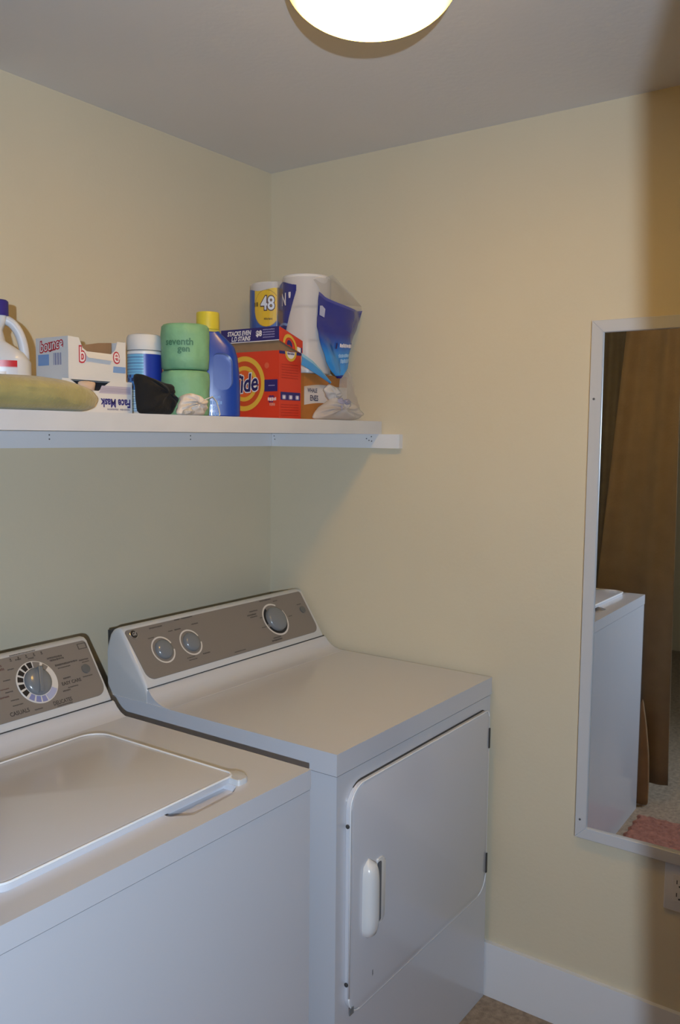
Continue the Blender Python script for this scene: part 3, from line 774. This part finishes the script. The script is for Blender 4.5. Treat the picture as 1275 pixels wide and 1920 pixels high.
# orange detergent carton with a raised lid
tx0, tx1, ty0, ty1 = -.370, -.277, -.339, -.140
tz1 = Z0 + .178
td = thing('detergent_carton', 'orange powder detergent carton with yellow bullseye and raised lid', 'box', ((tx0 + tx1) / 2, -.24, Z0))
M_OR = mat('orange_card', srgb(206, 58, 34), .45)
box('carton_body', tx0, tx1, ty0, ty1, Z0, tz1, M_OR, td, .001, 1)
box('cardboard_collar', tx0 + .0015, tx1 - .0015, ty0 + .0015, ty1 - .0015, tz1 - .01, Z0 + .214, M_BROWN, td, label='bare brown cardboard collar under the lid')
M_NAVY = mat('navy_card', srgb(40, 34, 104), .5)
M_YEL = mat('bullseye_yellow', srgb(216, 174, 62), .5); M_ORI = mat('bullseye_orange', srgb(214, 92, 40), .5)
# lid: tray tilted down to the right
lz0, lz1, drop = Z0 + .203, Z0 + .2395, .030
a0, a1 = tx0 - .003, tx1 + .003
b0, b1 = ty0 - .003, ty1 + .003
lv = [(a0, b0, lz0), (a1, b0, lz0 - drop), (a1, b1, lz0 - drop), (a0, b1, lz0), (a0, b0, lz1), (a1, b0, lz1 - drop), (a1, b1, lz1 - drop), (a0, b1, lz1)]
lidc = obj('carton_lid', lv, [(4, 5, 6, 7), (0, 1, 5, 4), (1, 2, 6, 5), (2, 3, 7, 6), (3, 0, 4, 7)], M_OR, td, label='raised carton lid')
lidl = frame((a0, b1, lz0), (0, -1, 0), (0, 0, 1), .0005)
LL = b1 - b0
flat('lid_band', [(0, 0), (LL, 0), (LL, lz1 - lz0), (0, lz1 - lz0)], lidl, M_NAVY, lidc, .0)
lettering('lettering', 'STACKS EVEN', .0165, lambda x, y: lidl(.066 + x, .0245 + y, .0006), M_WHITE, lidc, bold=.0006, shear=.2, sx=.82)
lettering('lettering', 'L.D STAINS', .0165, lambda x, y: lidl(.072 + x, .010 + y, .0006), M_WHITE, lidc, bold=.0006, shear=.2, sx=.82)
lettering('lettering', '$8', .020, lambda x, y: lidl(.136 + x, .0205 + y, .0006), M_WHITE, lidc, bold=.0008)
bars('fine_print', sum([scribble(.150, .190, .030 - k * .0065, .0035, 80 + k) for k in range(4)], []), lidl, mat('lilac_ink', srgb(150, 146, 190), .5), lidc, .0006)
bars('lid_edge', [(.0, LL, .0, .0022)], lidl, M_WHITE, lidc, .0004)
lfu = Vector((a1 - a0, 0, -drop)).normalized()
lidf = frame((a0, b0, lz0), lfu, (0, 0, 1), .0005)
def clip_ring(name, r0, r1, cx, cy, material, par, pl, x0, x1, y0, y1, e, n=64):
    """part of a printed ring that falls on the panel"""
    vs, fs = [], []
    for i in range(n):
        t0, t1 = 2*PI*i/n, 2*PI*(i+1)/n; tm = (t0 + t1) / 2; rm = (r0 + r1) / 2
        if not (x0 <= cx + rm*math.cos(tm) <= x1 and y0 <= cy + rm*math.sin(tm) <= y1): continue
        k = len(vs)
        for r, t in ((r0, t0), (r1, t0), (r1, t1), (r0, t1)):
            vs.append(pl(min(max(cx + r*math.cos(t), x0), x1), min(max(cy + r*math.sin(t), y0), y1), e))
        fs.append((k, k+1, k+2, k+3))
    return obj(name, vs, fs, material, par)
LW = a1 - a0
clip_ring('bullseye', .023, .031, .046, .000, M_YEL, lidc, lidf, 0, LW, .001, .036, .0006)
clip_ring('bullseye', .001, .012, .044, .004, M_NAVY, lidc, lidf, 0, LW, .001, .036, .0006)
flat('corner_print', [(LW - .022, .001), (LW - .006, .001), (LW - .006, .014), (LW - .022, .012)], lidf, M_WHITE, lidc, .0007)
flat('corner_print', [(LW - .006, .001), (LW, .001), (LW, .016), (LW - .006, .016)], lidf, M_NAVY, lidc, .0007)
# bullseye face (faces left)
tl = frame((tx0, ty1, Z0), (0, -1, 0), (0, 0, 1), .0005)
TL = ty1 - ty0
bcx, bcy = .078, .094
for (r0, r1, mm, e) in ((.058, .072, M_YEL, .0003), (.046, .058, M_ORI, .0002), (.030, .046, M_OR, .0001), (.0, .044, M_YEL, .0002)):
    pass
clip_ring('bullseye', .060, .073, bcx, bcy, M_YEL, td, tl, .001, TL, .002, .176, .0002, 96)
clip_ring('bullseye', .047, .060, bcx, bcy, mat('deep_orange', srgb(196, 72, 36), .5), td, tl, .001, TL, .002, .176, .0003, 96)
clip_ring('bullseye', .036, .047, bcx, bcy, M_YEL, td, tl, .001, TL, .002, .176, .0004, 96)
clip_ring('bullseye', .0, .036, bcx, bcy, M_ORI, td, tl, .001, TL, .002, .176, .0005, 96)
for mm, bo, e in ((M_WHITE, .0042, .0008), (mat('wordmark_navy', srgb(34, 32, 92), .45), .0014, .0012)):
    lettering('wordmark', 'Tide', .066, lambda x, y: tl(bcx + x, bcy - .002 + y, e), mm, td, bold=bo, shear=.22, sx=.80, rot=.10)
flat('name_band', [(.150, .072), (TL - .004, .072), (TL - .004, .103), (.150, .103)], tl, M_NAVY, td, .0006)
bars('fine_print', [(.164, .186, .0865, .0885)], tl, MATS['lilac_ink'], td, .001)
flat('dot_print', [(.158 + .008 * math.cos(k / 12 * 2 * PI), .140 + .008 * math.sin(k / 12 * 2 * PI)) for k in range(12)], tl, mat('pale_orange', srgb(216, 98, 66), .5), td, .0004)
bars('fine_print', scribble(.162, .190, .052, .010, 90), tl, M_WHITE, td, .0006)
bars('fine_print', scribble(.168, .186, .038, .008, 91), tl, mat('pink_ink', srgb(222, 150, 130), .5), td, .0006)
bars('fine_print', scribble(.166, .184, .059, .006, 92) + scribble(.166, .180, .045, .005, 93), tl, M_NAVY, td, .0009)
# front face (faces the room)
tf = frame((tx0, ty0, Z0), (1, 0, 0), (0, 0, 1), .0005); TW = tx1 - tx0
flat('top_band', [(.0, .170), (TW, .170), (TW, .1775), (.0, .1775)], tf, M_NAVY, td, .0001)
clip_ring('bullseye', .0, .024, .048, .176, M_WHITE, td, tf, .0, TW, .10, .1775, .0003)
clip_ring('bullseye', .017, .024, .048, .176, M_YEL, td, tf, .0, TW, .10, .1775, .0005)
bars('fine_print', scribble(.034, .062, .172, .006, 95), tf, M_NAVY, td, .0007)
flat('icon_band', [(.006, .050), (TW - .004, .050), (TW - .004, .071), (.006, .071)], tf, M_NAVY, td, .0001)
for k in range(3):
    cx = .020 + k * .028
    flat('icon_print', rrect(cx - .008, cx + .008, .052, .0635, .003, 3), tf, MATS['lilac_ink'], td, .0003)
    flat('icon_print', [(cx + .0045 * math.cos(q / 10 * 2 * PI), .0575 + .0045 * math.sin(q / 10 * 2 * PI)) for q in range(10)], tf, M_WHITE, td, .0005)
bars('fine_print', sum([scribble(.010, .080, .143 - k * .007, .003, 100 + k) for k in range(6)], []), tf, mat('dark_orange_ink', srgb(176, 44, 28), .5), td, .0002)
bars('fine_print', sum([scribble(.008, .082, .038 - k * .007, .003, 110 + k) for k in range(5)], []), tf, MATS['dark_orange_ink'], td, .0002)

# brown and white carton under the toilet paper pack
cx0, cx1, cy0, cy1, cz1 = -.262, -.060, -.338, -.110, Z0 + .126
ct = thing('tissue_carton', 'orange brown carton with white band under the toilet paper pack', 'box', (-.16, -.23, Z0))
M_OBR = mat('orange_brown_card', srgb(176, 112, 52), .55, var=.08, vscale=30)
box('carton_body', cx0, cx1, cy0, cy1, Z0, cz1, M_OBR, ct, .002, 2)
cf = frame((cx0, cy0, Z0), (1, 0, 0), (0, 0, 1), .0005)
def bandpos(u, v): return cf(u * (cx1 - cx0), .040 + .004 * math.sin(u * 5) + v * .050 + u * .010, 0)
patch('white_band', 20, 4, bandpos, lambda u, v: (214, 206, 202) if v < .98 else (196, 180, 166), M_PRINT, ct)
lettering('lettering', 'WHALE', .016, lambda x, y: cf(.036 + x, .080 + y, .0006), mat('ink_navy_dark', srgb(58, 58, 88), .5), ct, bold=.0004, sx=.8)
lettering('lettering', 'ENES', .021, lambda x, y: cf(.044 + x, .059 + y, .0006), MATS['ink_navy_dark'], ct, bold=.0006, sx=.8)

# big toilet paper pack
pk = thing('toilet_paper_pack', 'plastic wrapped pack of white toilet rolls with blue print and number 48', 'toilet paper', (-.15, -.23, cz1))
PZ0, PZ1 = cz1 + .0008, cz1 + .272
M_ROLL = mat('white_paper', (.70, .67, .64, 1), .8, bump=.15, bscale=60)
A = Vector((-.165, -.150, 0)); B = Vector((-.185, -.285, 0)); RA = .066
def colr(name, c, zt, k):
    hgt = (zt - PZ0) / 3
    for i in range(3):
        z = PZ0 + i * hgt
        lathe(name, [(.018, 0.004), (RA - .006, .0003), (RA - .001, .003), (RA, .007), (RA, hgt - .007), (RA - .001, hgt - .003), (RA - .006, hgt - .0003), (.018, hgt - .002)], c + Vector((0, 0, z)), M_ROLL, pk, 40, label=None)
colr('toilet_roll', A, PZ1 - .006, 0); colr('toilet_roll', B, PZ1, 1)
A2 = Vector((-.082, -.112, 0)); 
# outline of the wrap round both columns as seen from the left
def wrap_path():
    pts = []
    for k in range(13): # round A from the back to the notch
        a = math.radians(118 + k * 9.2)
        pts.append(A + Vector((math.cos(a), math.sin(a), 0)) * (RA + .0025))
    for k in range(22): # round B to the front right
        a = math.radians(140 + k * 9)
        pts.append(B + Vector((math.cos(a), math.sin(a), 0)) * (RA + .0025))
    return pts
WP = wrap_path()
cum = [0]
for i in range(1, len(WP)): cum.append(cum[-1] + (WP[i] - WP[i-1]).length)
WL = cum[-1]
def wpos(s, z, e=0.0):
    s = max(0, min(WL, s)); i = max(k for k in range(len(cum)) if cum[k] <= s + 1e-9); i = min(i, len(WP) - 2)
    t = (s - cum[i]) / max(1e-9, cum[i+1] - cum[i]); p = WP[i].lerp(WP[i+1], t)
    d = (WP[i+1] - WP[i]).normalized(); n = Vector((d.y, -d.x, 0))
    if n.dot(Vector((-1, -.6, 0))) < 0: n = -n
    return p + n * e + Vector((0, 0, z))
SN = cum[12] + .5 * (cum[13] - cum[12])       # arc length at the notch between the rolls
PRW = SN + .090                              # print ends on the second roll
zt_, zb_ = PZ1 - .030, PZ0 + .075
yc = (SN - .056, PZ1 - .083)                 # centre of the yellow disc
def packcol(s, z):
    d = math.hypot((s - yc[0]) / .040, (z - yc[1]) / .052)
    if s < SN - .002 and d < 1.0: return (216, 178, 54) if d < .97 else (150, 120, 60)
    if s < SN - .002 and z > yc[1] and abs(s - yc[0]) < .040: return (214, 182, 60)
    arc = math.hypot((s - (SN + .030)) / .085, (z - (PZ1 - .205)) / .072)
    if .94 < arc < 1.03: return (118, 150, 206)
    if arc <= .94: return (30, 38, 120)
    if s > SN - .004: return (34, 44, 136) if z < PZ1 - .10 else (40, 46, 124)
    return (46, 86, 160) if z > PZ1 - .17 else (52, 104, 172)
def pkeep(s, z):
    if s < SN: return z < PZ1 - .030 + .004 * math.sin(s * 60)
    top = PZ1 - .026 + .006 * math.sin((s - SN) / .06 * PI)
    edge = SN + .088 - .040 * max(0, min(1, (PZ1 - .05 - z) / .12))
    return z < top and s < edge
SA = cum[2]
patch('clear_wrap', 60, 40, lambda u, v: wpos(u * WL, PZ0 + .002 + v * (PZ1 - .012 - PZ0), .0004 * math.sin(u * 55 + v * 6) + .0005), lambda u, v: (255, 255, 255), film('wrap_film', (.70, .67, .65, 1), .55, .22), pk, label='clear plastic wrap round the rolls')
patch('printed_wrap', 170, 190, lambda u, v: wpos(SA + u * (PRW + .004 - SA), zb_ + v * (zt_ + .012 - zb_), .0012), lambda u, v: packcol(SA + u * (PRW + .004 - SA), zb_ + v * (zt_ + .012 - zb_)), M_PRINTG, pk, label='blue printed wrap with yellow disc',
      keep=lambda u, v: pkeep(SA + u * (PRW + .004 - SA), zb_ + v * (zt_ + .012 - zb_)))
tp = lambda s0, z0, e: (lambda x, y: wpos(s0 + x, z0 + y, e))
lettering('number', '48', .052, tp(yc[0] + .004, yc[1] + .012, .0020), mat('brown_outline', srgb(92, 66, 62), .5), pk, bold=.0042, sx=.76, sub=1)
lettering('number', '48', .052, tp(yc[0] + .004, yc[1] + .012, .0026), mat('pale_number', srgb(206, 212, 220), .5), pk, bold=.0010, sx=.76, sub=1)
bars('fine_print', scribble(yc[0] - .006, yc[0] + .018, -.030, .006, 120), lambda x, y, e=0: wpos(x, yc[1] + y, .002), mat('olive_ink', srgb(110, 88, 40), .5), pk)
bars('fine_print', scribble(yc[0] - .040, yc[0] - .026, .012, .014, 121), lambda x, y, e=0: wpos(x, yc[1] + y, .002), MATS['olive_ink'], pk)
lettering('lettering', 'N', .046, tp(SN + .042, PZ1 - .070, .0024), M_WHITE, pk, bold=.0014, sx=.75, sub=1)
lettering('lettering', "'", .046, tp(SN + .068, PZ1 - .072, .0024), M_WHITE, pk, bold=.0022, sx=.9, sub=1)
flat('bird_print', [(SN + .004, -.181), (SN + .018, -.176), (SN + .030, -.168), (SN + .026, -.182), (SN + .014, -.190)], lambda x, y, e=0: wpos(x, PZ1 + y, .0022), M_WHITE, pk)
# blue gusset end: a film sheet stretched from the second roll to the corner and drawn down to a tail
G = lambda px, py: (px, py)
def gpx(px, py):
    """outline units (photo-like) -> position on the gusset: x grows right, y down"""
    u = (px - 587) / 87.0; z = PZ1 + .008 - (py - 513) * .00144
    x = -.242 + u * .226
    y = -.362 + .012 * math.sin(min(1, max(0, u)) * PI) * -1 + .0
    return x, y, z
left = [(591, 556), (590, 580), (587, 605), (587, 622), (590, 640), (595, 662), (601, 684), (611, 702), (621, 714)]
right = [(674, 573), (669, 590), (663, 606), (656, 622), (649, 640), (645, 658), (641, 676), (637, 694), (624, 714)]
def gpos(u, v):
    k = v * (len(left) - 1); i = min(int(k), len(left) - 2); t = k - i
    lx, ly = left[i][0] + (left[i+1][0] - left[i][0]) * t, left[i][1] + (left[i+1][1] - left[i][1]) * t
    rx, ry = right[i][0] + (right[i+1][0] - right[i][0]) * t, right[i][1] + (right[i+1][1] - right[i][1]) * t
    px, py = lx + (rx - lx) * u, ly + (ry - ly) * u
    py += 12 * math.sin(u * PI) ** .8 * (1 - v) ** 2 * (1 if u > .12 else u / .12)
    x, y, z = gpx(px, py)
    y += .006 * noise.noise(Vector((u * 4, v * 5, 3))) - .010 * math.sin(u * PI) * (1 - v * .5) + .004 * math.sin(u * 9 - v * 4)
    return Vector((x, y, z))
def gcol(u, v):
    if v > .95: return (30, 34, 110)
    if v < .03: return (70, 74, 150)
    a = (34, 44, 132); b_ = (58, 138, 204)
    t = max(0, min(1, (v - .40) / .30))
    return tuple(a[i] + (b_[i] - a[i]) * t for i in range(3))
patch('printed_gusset', 60, 80, gpos, gcol, printed('printed_film', .22, .3, .4, 30), pk, label='dark to light blue printed film end')
gp = lambda u0, v0, e: (lambda x, y, ee=0: gpos(u0 + x, v0 - y) + Vector((-.0012, -.0022 - e, 0)))
flat('name_band', [(-.24, -.042), (.24, -.030), (.26, .040), (-.22, .030)], gp(.66, .56, .0), M_NAVY, pk)
bars('fine_print', scribble(-.15, .2, .0, .055, 130), gp(.66, .56, .0012), M_WHITE, pk)
bars('fine_print', scribble(-.16, .2, .03, .05, 131) + scribble(-.1, .26, -.04, .06, 132) , gp(.62, .72, .0012), mat('pale_cyan_ink', srgb(150, 190, 224), .5), pk)
flat('tag_print', [(-.045, -.05), (.05, -.05), (.05, .04), (.0, .055), (-.045, .04)], gp(.075, .17, .0), M_PALEL, pk)
# clear film over the top and the empty corner of the pack
M_FILM = film('clear_film', (.62, .58, .53, 1), .30)
M_FILM2 = film('hazy_film', (.70, .66, .62, 1), .52)
fv = [Vector(v) for v in ((-.232, -.344, PZ1 - .02), (-.15, -.352, PZ1 + .004), (-.018, -.360, PZ1 - .068), (-.018, -.352, PZ1 - .092), (-.10, -.365, PZ1 - .088), (-.22, -.362, PZ1 - .058))]
def fpos(u, v):
    t = fv[0].lerp(fv[1], u / .45) if u < .45 else fv[1].lerp(fv[2], (u - .45) / .55)
    b_ = fv[5].lerp(fv[4], u / .5) if u < .5 else fv[4].lerp(fv[3], (u - .5) / .5)
    p = t.lerp(b_, v)
    return p + Vector((0, -.004 * math.sin(v * PI) + .002 * math.sin(u * 14), 0))
patch('clear_gusset', 30, 16, fpos, lambda u, v: (255, 255, 255), M_FILM, pk, label='clear film gusset')
def fpos2(u, v):
    p = (fv[1] + Vector((0, .002, 0))).lerp(fv[2], u); q = Vector((-.12, -.16, PZ1 + .003)).lerp(Vector((-.018, -.16, PZ1 - .035)), u)
    return p.lerp(q, v)
patch('clear_gusset', 16, 16, fpos2, lambda u, v: (255, 255, 255), M_FILM, pk, label='clear film gusset')
# light blue film drawn under the pack at the left
FE = [(-.300, 1.783, 1.752), (-.257, 1.766, 1.736), (-.214, 1.742, 1.722), (-.168, 1.716, 1.708)]
def upos(u, v):
    k = min(int(u * 3), 2); t = u * 3 - k
    x, zt, zb = [FE[k][q] + (FE[k+1][q] - FE[k][q]) * t for q in range(3)]
    return Vector((x, -.357 - .005 * math.sin(u * PI) - .004 * math.sin(v * PI), zb + (zt - zb) * v))
patch('printed_film_edge', 24, 8, upos, lambda u, v: (64, 146, 208) if v < .75 else (140, 192, 224), MATS['printed_film'], pk, label='light blue film edge')

# plastic bag with knot in front of the carton
bg = thing('plastic_bag', 'translucent white plastic bag tied in a knot at the right shelf end', 'bag', (-.14, -.37, Z0))
lump('bag_film', [(-.292, Z0), (-.280, Z0 + .020), (-.255, Z0 + .036), (-.222, Z0 + .052), (-.196, Z0 + .064), (-.172, Z0 + .052), (-.128, Z0 + .058), (-.082, Z0 + .040), (-.050, Z0 + .018), (-.075, Z0 + .005), (-.110, Z0)],
     lambda x, z, d: Vector((x, -.388 - d, z)),   .026, M_FILM2, bg, 12, .003, 26, .55, 4, .5, fold=.004, ffreq=8, floor=Z0)
lump('bag_neck', [(-.238, Z0 + .082), (-.215, Z0 + .098), (-.190, Z0 + .092), (-.160, Z0 + .080), (-.150, Z0 + .068), (-.180, Z0 + .054), (-.200, Z0 + .036), (-.206, Z0 + .050), (-.222, Z0 + .066)],
     lambda x, z, d: Vector((x, -.386 - d, z)), .012, film('hazy_film_neck', (.66, .63, .62, 1), .7), bg, 8, .005, 50, .7, 6, .5, fold=.003, ffreq=6)
lump('bag_side', [(-.160, Z0 + .06), (-.150, Z0 + .125), (-.135, Z0 + .15), (-.105, Z0 + .14), (-.085, Z0 + .08), (-.060, Z0 + .05), (-.046, Z0 + .016), (-.10, Z0 + .004)], lambda x, z, d: Vector((x + .02, -.364 - d, z)), .012, M_FILM, bg, 8, .004, 40, .7, 8, .5, floor=Z0)
M_KNOT = mat('lilac_tie', srgb(150, 146, 166), .5, bump=.4, bscale=80)
kn = lump('knot', [(-.196, Z0 + .056), (-.184, Z0 + .062), (-.174, Z0 + .054), (-.152, Z0 + .060), (-.140, Z0 + .057), (-.136, Z0 + .040), (-.150, Z0 + .036), (-.166, Z0 + .044), (-.184, Z0 + .040), (-.196, Z0 + .048)],
          lambda x, z, d: Vector((x, -.404 - d, z)), .008, M_KNOT, bg, 8, .004, 90, .7, 3, .5, fold=.002, label='lilac grey knot')
tube('knot_tail', [(-.184, -.408, Z0 + .044), (-.190, -.414, Z0 + .034), (-.193, -.414, Z0 + .026)], [.004, .003, .0015], M_KNOT, kn, 8)

# ------------------------------------------------------------------ seen in the mirror: curtains, rug, cloth bag
M_CUR = mat('brown_curtain', srgb(152, 132, 106), .85, bump=.3, bscale=130, var=.10, vscale=14, trans=.25)
M_CUR_SHADE = mat('shaded_curtain', srgb(104, 98, 86), .85, bump=.3, bscale=130, var=.10, vscale=14, trans=.15)  # darker copy for the rear panel: its shade is in the colour
def curtain(name, label, x, ytop, ybot, zb, mt_, folds, amp, rod=True):
    t = thing(name, label, 'curtain', (x, ytop[0], 0))
    def cpos(u, v):
        y = (ytop[0] + (ytop[1] - ytop[0]) * u) * v + (ybot[0] + (ybot[1] - ybot[0]) * u) * (1 - v)
        ph = u * folds * 2 * PI
        return Vector((x + amp * math.sin(ph) * (1 - .4 * v) + .006 * math.sin(ph * 2.3 + v * 4), y, zb + v * (2.27 - zb)))
    o = patch('panel', 120, 30, cpos, lambda u, v: (255, 255, 255), mt_, t)
    md = o.modifiers.new('s', 'SOLIDIFY'); md.thickness = .0015
    return t
c1 = curtain('curtain', 'brown curtain drawn beside the doorway, nearer panel in the mirror', -1.642, (-.882, -.682), (-.907, -.512), .085, M_CUR, 1.3, .013)
c2 = curtain('curtain', 'curtain hanging behind the nearer one in the mirror, shade painted into its colour', -1.690, (-.73, -.06), (-.71, -.06), .06, M_CUR_SHADE, 5.5, .006)
rodt = tube('curtain_rod', [(-1.668, -.03, 2.285), (-1.668, -1.84, 2.285)], .012, mat('rod_metal', srgb(120, 110, 100), .4, metal=.8), None, 12)
rodt['label'] = 'round metal curtain rod across the doorway near the ceiling'; rodt['category'] = 'curtain rod'
M_RUG = mat('pink_rug_pile', srgb(152, 100, 84), 1.0, bump=1.0, bscale=150, var=.22, vscale=45)
rug = thing('shag_rug', 'salmon pink looped rug on the floor before the washer', 'rug', (-1.1, -1.1, 0))
def rpos(u, v):
    n1 = noise.noise(Vector((u * 60, v * 60, 0))) * .004 + noise.noise(Vector((u * 140, v * 140, 4))) * .003
    e = min(u, 1 - u, v, 1 - v)
    return Vector((-1.47 + u * .95 + .004 * math.sin(v * 80), -1.55 + v * .715 + .004 * math.sin(u * 90), .001 + (.010 + n1) * min(1, e / .02)))
patch('pile', 190, 150, rpos, lambda u, v: (255, 255, 255), M_RUG, rug)
cb = lump('cloth_bag', [(0, 0), (-.01, .10), (-.006, .25), (.018, .42), (.032, .47), (.050, .36), (.066, .22), (.070, .08), (.068, 0)], lambda x, z, d: Vector((-1.575 - d * .6 + z * .01, -.775 - x, z + .002)), .035, mat('tan_cloth', srgb(150, 118, 84), .9, var=.1, vscale=18), None, 10, .004, 20, .7, 5, .5, floor=.002)
cb['label'] = 'tan cloth bundle leaning by the washer side, seen in the mirror'; cb['category'] = 'cloth'
